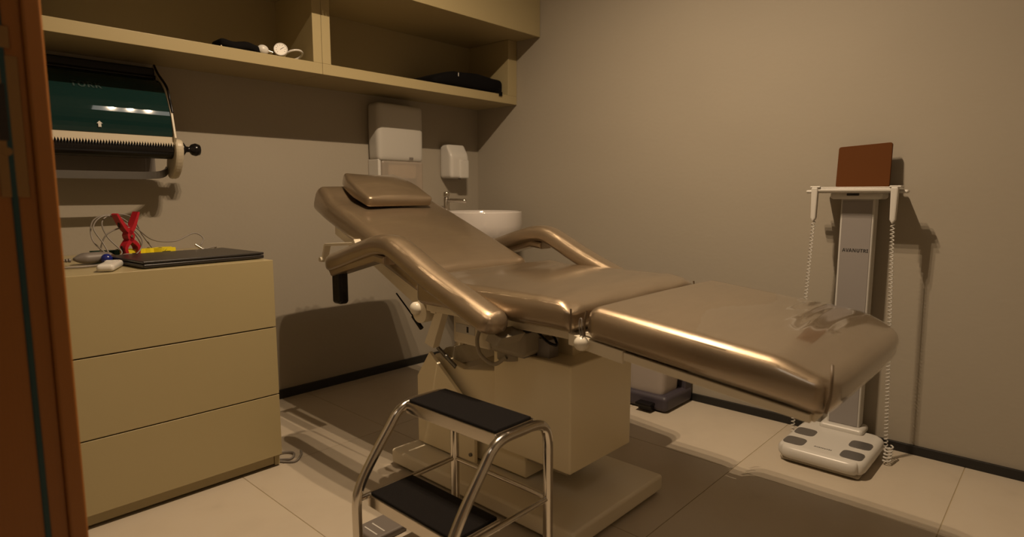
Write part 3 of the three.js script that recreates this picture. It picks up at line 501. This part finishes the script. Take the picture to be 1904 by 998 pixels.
{ // electrode leads: arching loops of thin grey cable, each its own thing
  const y = YT; const leads = [
    [[0.56, y + 0.02, -2.31], [0.55, y + 0.06, -2.34], [0.53, y + 0.115, -2.36], [0.565, y + 0.15, -2.37], [0.62, y + 0.13, -2.38], [0.665, y + 0.07, -2.39], [0.675, y + 0.03, -2.40], [0.65, y + 0.004, -2.39]],
    [[0.56, y + 0.016, -2.305], [0.53, y + 0.07, -2.38], [0.54, y + 0.135, -2.40], [0.60, y + 0.152, -2.40], [0.66, y + 0.11, -2.40], [0.72, y + 0.06, -2.42], [0.80, y + 0.05, -2.44], [0.87, y + 0.075, -2.45], [0.90, y + 0.055, -2.44], [0.885, y + 0.03, -2.43]],
    [[0.565, y + 0.014, -2.30], [0.60, y + 0.03, -2.34], [0.57, y + 0.08, -2.37], [0.56, y + 0.13, -2.38], [0.60, y + 0.155, -2.40], [0.66, y + 0.14, -2.42], [0.69, y + 0.08, -2.43], [0.72, y + 0.03, -2.43], [0.73, y + 0.02, -2.42]],
    [[0.565, y + 0.012, -2.295], [0.62, y + 0.012, -2.33], [0.66, y + 0.03, -2.36], [0.67, y + 0.07, -2.37], [0.63, y + 0.11, -2.37], [0.57, y + 0.09, -2.37], [0.55, y + 0.04, -2.38], [0.56, y + 0.004, -2.40]],
    [[0.565, y + 0.01, -2.305], [0.61, y + 0.022, -2.33], [0.66, y + 0.012, -2.36], [0.70, y + 0.008, -2.38]],
    [[0.88, y + 0.012, -2.41], [0.92, y + 0.02, -2.42], [0.945, y + 0.018, -2.44], [0.94, y + 0.004, -2.50], [0.86, y + 0.004, -2.54]]];
  const lab = ['outermost grey lead looping up left of the red clamp', 'long grey lead arching from the tangle over to the right of the yellow clamp', 'grey lead arching over the top of the red clamp', 'inner grey lead curled beneath the arched leads', 'short grey lead lying flat behind the blue bulb', 'thin grey lead trailing behind the laptop on the right'];
  leads.forEach((p, i) => single('electrode_lead', tube(p, 0.0024, 90, 7), M.cable, lab[i], 'cable', 'tangled electrode leads'));
}
function clamp(m, label, at, turn, tilt, open, sc = 1) {           // limb clamp: two curved jaws crossing at a pivot
  const t = thing('limb_clamp', label, 'clamp', at, 'limb electrode clamps');
  const jaw = s => { const g = []; const pts = [[s * open, 0.075], [s * 0.012, 0.030], [s * -0.006, 0.005], [s * 0.020, -0.030], [s * 0.014, -0.062]]; const cu = new THREE.CatmullRomCurve3(pts.map(([x, y]) => V(x, y, 0)), false, 'centripetal'); const N = 24, pos = [], idx = []; for (let i = 0; i <= N; i++) { const p = cu.getPointAt(i / N), T = cu.getTangentAt(i / N); const th = 0.003 + 0.003 * Math.sin(i / N * Math.PI); for (const [a, b] of [[-1, -1], [1, -1], [1, 1], [-1, 1]]) pos.push(p.x - T.y * a * th, p.y + T.x * a * th, b * 0.013); } for (let i = 0; i < N; i++) for (let j = 0; j < 4; j++) { const a = i * 4 + j, b = i * 4 + (j + 1) % 4; idx.push(a, b, a + 4, b, b + 4, a + 4); } idx.push(0, 2, 1, 0, 3, 2); const o = N * 4; idx.push(o, o + 1, o + 2, o, o + 2, o + 3); let q = new THREE.BufferGeometry(); q.setAttribute('position', new THREE.Float32BufferAttribute(pos, 3)); q.setIndex(idx); q = q.toNonIndexed(); q.computeVertexNormals(); return q; };
  const E = new THREE.Euler(tilt[0], turn, tilt[1]), mv = g => g.scale(sc, sc, sc).applyMatrix4(new THREE.Matrix4().makeRotationFromEuler(E)).translate(...at);
  for (const s of [-1, 1]) addMesh('jaw', mv(jaw(s)), m, t);
  addMesh('pivot', mv(rod([0, 0.005, -0.016], [0, 0.005, 0.016], 0.004)), M.chrome, t);
  for (const [sx, y] of [[-1, -0.034], [1, -0.034], [-1, 0.045], [1, 0.045]]) addMesh('slot', mv(new THREE.BoxGeometry(0.0012, 0.022, 0.008).translate(sx * (y < 0 ? 0.0262 : 0.026), y, 0)), M.dark, t);
  addMesh('electrode_plate', mv(rod([-0.017, -0.045, 0], [-0.012, -0.045, 0], 0.010)), M.chrome, t);
}
clamp(M.red, 'red limb clamp standing upright with its handles in a V', [0.632, YT + 0.075, -2.37], 0.35, [0, 0.06], 0.034, 1.12);
clamp(M.yellow, 'yellow limb clamp lying on its side behind the laptop', [0.705, YT + 0.0165, -2.40], 0.0, [1.571, 1.571], 0.018, 1.2);
clamp(M.greenClip, 'dark green limb clamp lying behind the grey cable connector', [0.62, YT + 0.0145, -2.45], 0.0, [1.571, 1.571], 0.018, 1.1);
function suction(at, m, label, turn) {
  const t = thing('suction_electrode', label, 'electrode', at, 'suction electrodes');
  addMesh('bulb', ball(at[0], at[1] + 0.017, at[2], 0.0165), m, t);
  addMesh('cup', new THREE.LatheGeometry([[0.0001, 0.0], [0.007, 0], [0.009, 0.008], [0.013, 0.016], [0.0115, 0.016], [0.008, 0.008], [0.0001, 0.004]].map(([r, y]) => new THREE.Vector2(r, y)), 24).rotateX(Math.PI / 2).rotateY(turn).translate(at[0] + Math.sin(turn) * 0.016, at[1] + 0.017, at[2] + Math.cos(turn) * 0.016), M.chrome, t);
}
suction([0.537, YT, -2.262], M.blue, 'blue suction bulb electrode between the remote and the laptop', 2.4);
suction([0.735, YT, -2.40], M.blackPlastic, 'dark suction bulb electrode with brass-bright cup behind the yellow clamp', 0.5);
suction([0.668, YT, -2.42], M.blackPlastic, 'dark suction bulb electrode at the foot of the red clamp', 0.6);
{
  const t = thing('lead_plug', 'small metal plug at the end of the arched lead', 'plug', [0.89, YT, -2.42]);
  addMesh('tip', rod([0.865, YT + 0.033, -2.43], [0.885, YT + 0.016, -2.42], 0.005), M.chrome, t);
  addMesh('collar', rod([0.885, YT + 0.016, -2.42], [0.892, YT + 0.006, -2.416], 0.0065), M.white, t);
}
// ------------------------------------------------------------------ things on the shelves
const YB = YS + 0.0455;
{
  const t = thing('carry_bag', 'flat black zipped bag lying on the right open shelf', 'bag', [2.28, YB, -2.53]);
  addMesh('body', padded(0.50, 0.085, 0.25, 0.03, { crown: 0.006, side: 0.004, n: [24, 10, 16], warp: (q, X, Y) => { q.y -= 0.022 * smooth(-0.3, -1, X) * (Y + 1) ; q.y += 0.004 * Math.sin(X * 6) * Math.max(0, Y); } }).translate(2.265, YB + 0.0435, -2.515), M.bag, t);
  addMesh('zip_pull', box(2.17, 2.174, YB + 0.055, YB + 0.073, -2.387, -2.384, 0.001), M.white, t);
  addMesh('strap', [box(2.45, 2.472, YB + 0.002, YB + 0.03, -2.40, -2.366, 0.004), poly([[-2.3665, YB + 0.01], [-2.363, YB + 0.01], [-2.363, YB - 0.012], [-2.3665, YB - 0.012]], 2.45, 2.475, 0.0008)], M.bag, t);
}
{
  const t = thing('pressure_gauge', 'round white-faced blood pressure gauge leaning on the left open shelf', 'gauge', [1.24, YB, -2.40]);
  const q = new THREE.Matrix4().makeRotationFromEuler(new THREE.Euler(-0.25, -0.5, 0)), mv = g => g.applyMatrix4(q).translate(1.225, YB + 0.028, -2.40);
  addMesh('case', mv(new THREE.CylinderGeometry(0.026, 0.024, 0.022, 40).rotateX(Math.PI / 2)), M.chrome, t);
  const d = addMesh('dial', mv(new THREE.CylinderGeometry(0.0235, 0.0235, 0.002, 40).rotateX(Math.PI / 2).translate(0, 0, 0.0115)), M.dial, t);
  addMesh('bezel', mv(new THREE.TorusGeometry(0.0245, 0.0022, 10, 48).translate(0, 0, 0.0118)), M.white, d);
  addMesh('needle', mv(box(-0.002, 0.014, -0.001, 0.001, 0.0126, 0.0134, 0.0003, 1).rotateZ(0.5)), M.ink, d);
  for (let i = 0; i < 9; i++) addMesh('tick', mv(box(0.015, 0.019, -0.0006, 0.0006, 0.0126, 0.0132, 0.0002, 1).rotateZ(-0.6 + i * 0.55)), M.ink, d);
}
single('tubing_loop', new THREE.TorusGeometry(0.036, 0.0042, 10, 60).rotateX(1.15).rotateZ(0.1).translate(1.295, YB + 0.026, -2.43), M.white, 'white tubing loop beside the round dial gauge', 'tubing');
{
  const t = thing('squeeze_bulb', 'pale squeeze bulb next to the dial gauge on the left shelf', 'bulb', [1.155, YB, -2.41]);
  addMesh('bulb', ball(1.155, YB + 0.020, -2.41, 0.02, 1.15), M.white, t);
  addMesh('valve', rod([1.176, YB + 0.018, -2.405], [1.19, YB + 0.014, -2.40], 0.006), M.chrome, t);
}
single('pressure_cuff', padded(0.16, 0.03, 0.09, 0.012, { crown: 0.006, side: 0.003, n: [16, 8, 12], warp: (q, X) => { q.y += 0.004 * Math.sin(X * 5); } }).translate(1.07, YB + 0.0185, -2.445), M.bag, 'folded black blood pressure cuff on the left open shelf', 'cuff');
single('hose_fitting', ball(0.985, YB + 0.004, -2.385, 0.0038), M.chrome, 'tiny shiny metal fitting at the edge of the left open shelf', 'fitting');
single('folded_cloth', padded(0.15, 0.16, 0.20, 0.02, { crown: 0.012, side: 0.01, n: [18, 14, 18], warp: (q, X, Y, Z) => { q.x += 0.010 * Math.sin(Y * 4 + Z * 3); q.z += 0.008 * Math.sin(X * 5 + Y * 3); q.x *= 1.03 - 0.08 * Y; } }).translate(0.36, YB + 0.089, -2.51), M.cloth, 'crumpled grey cloth bundle at the far left of the open shelf', 'cloth');

for (const o of scene.children) if (o.isLight) o.castShadow = !o.isRectAreaLight;
renderer.render(scene, camera);
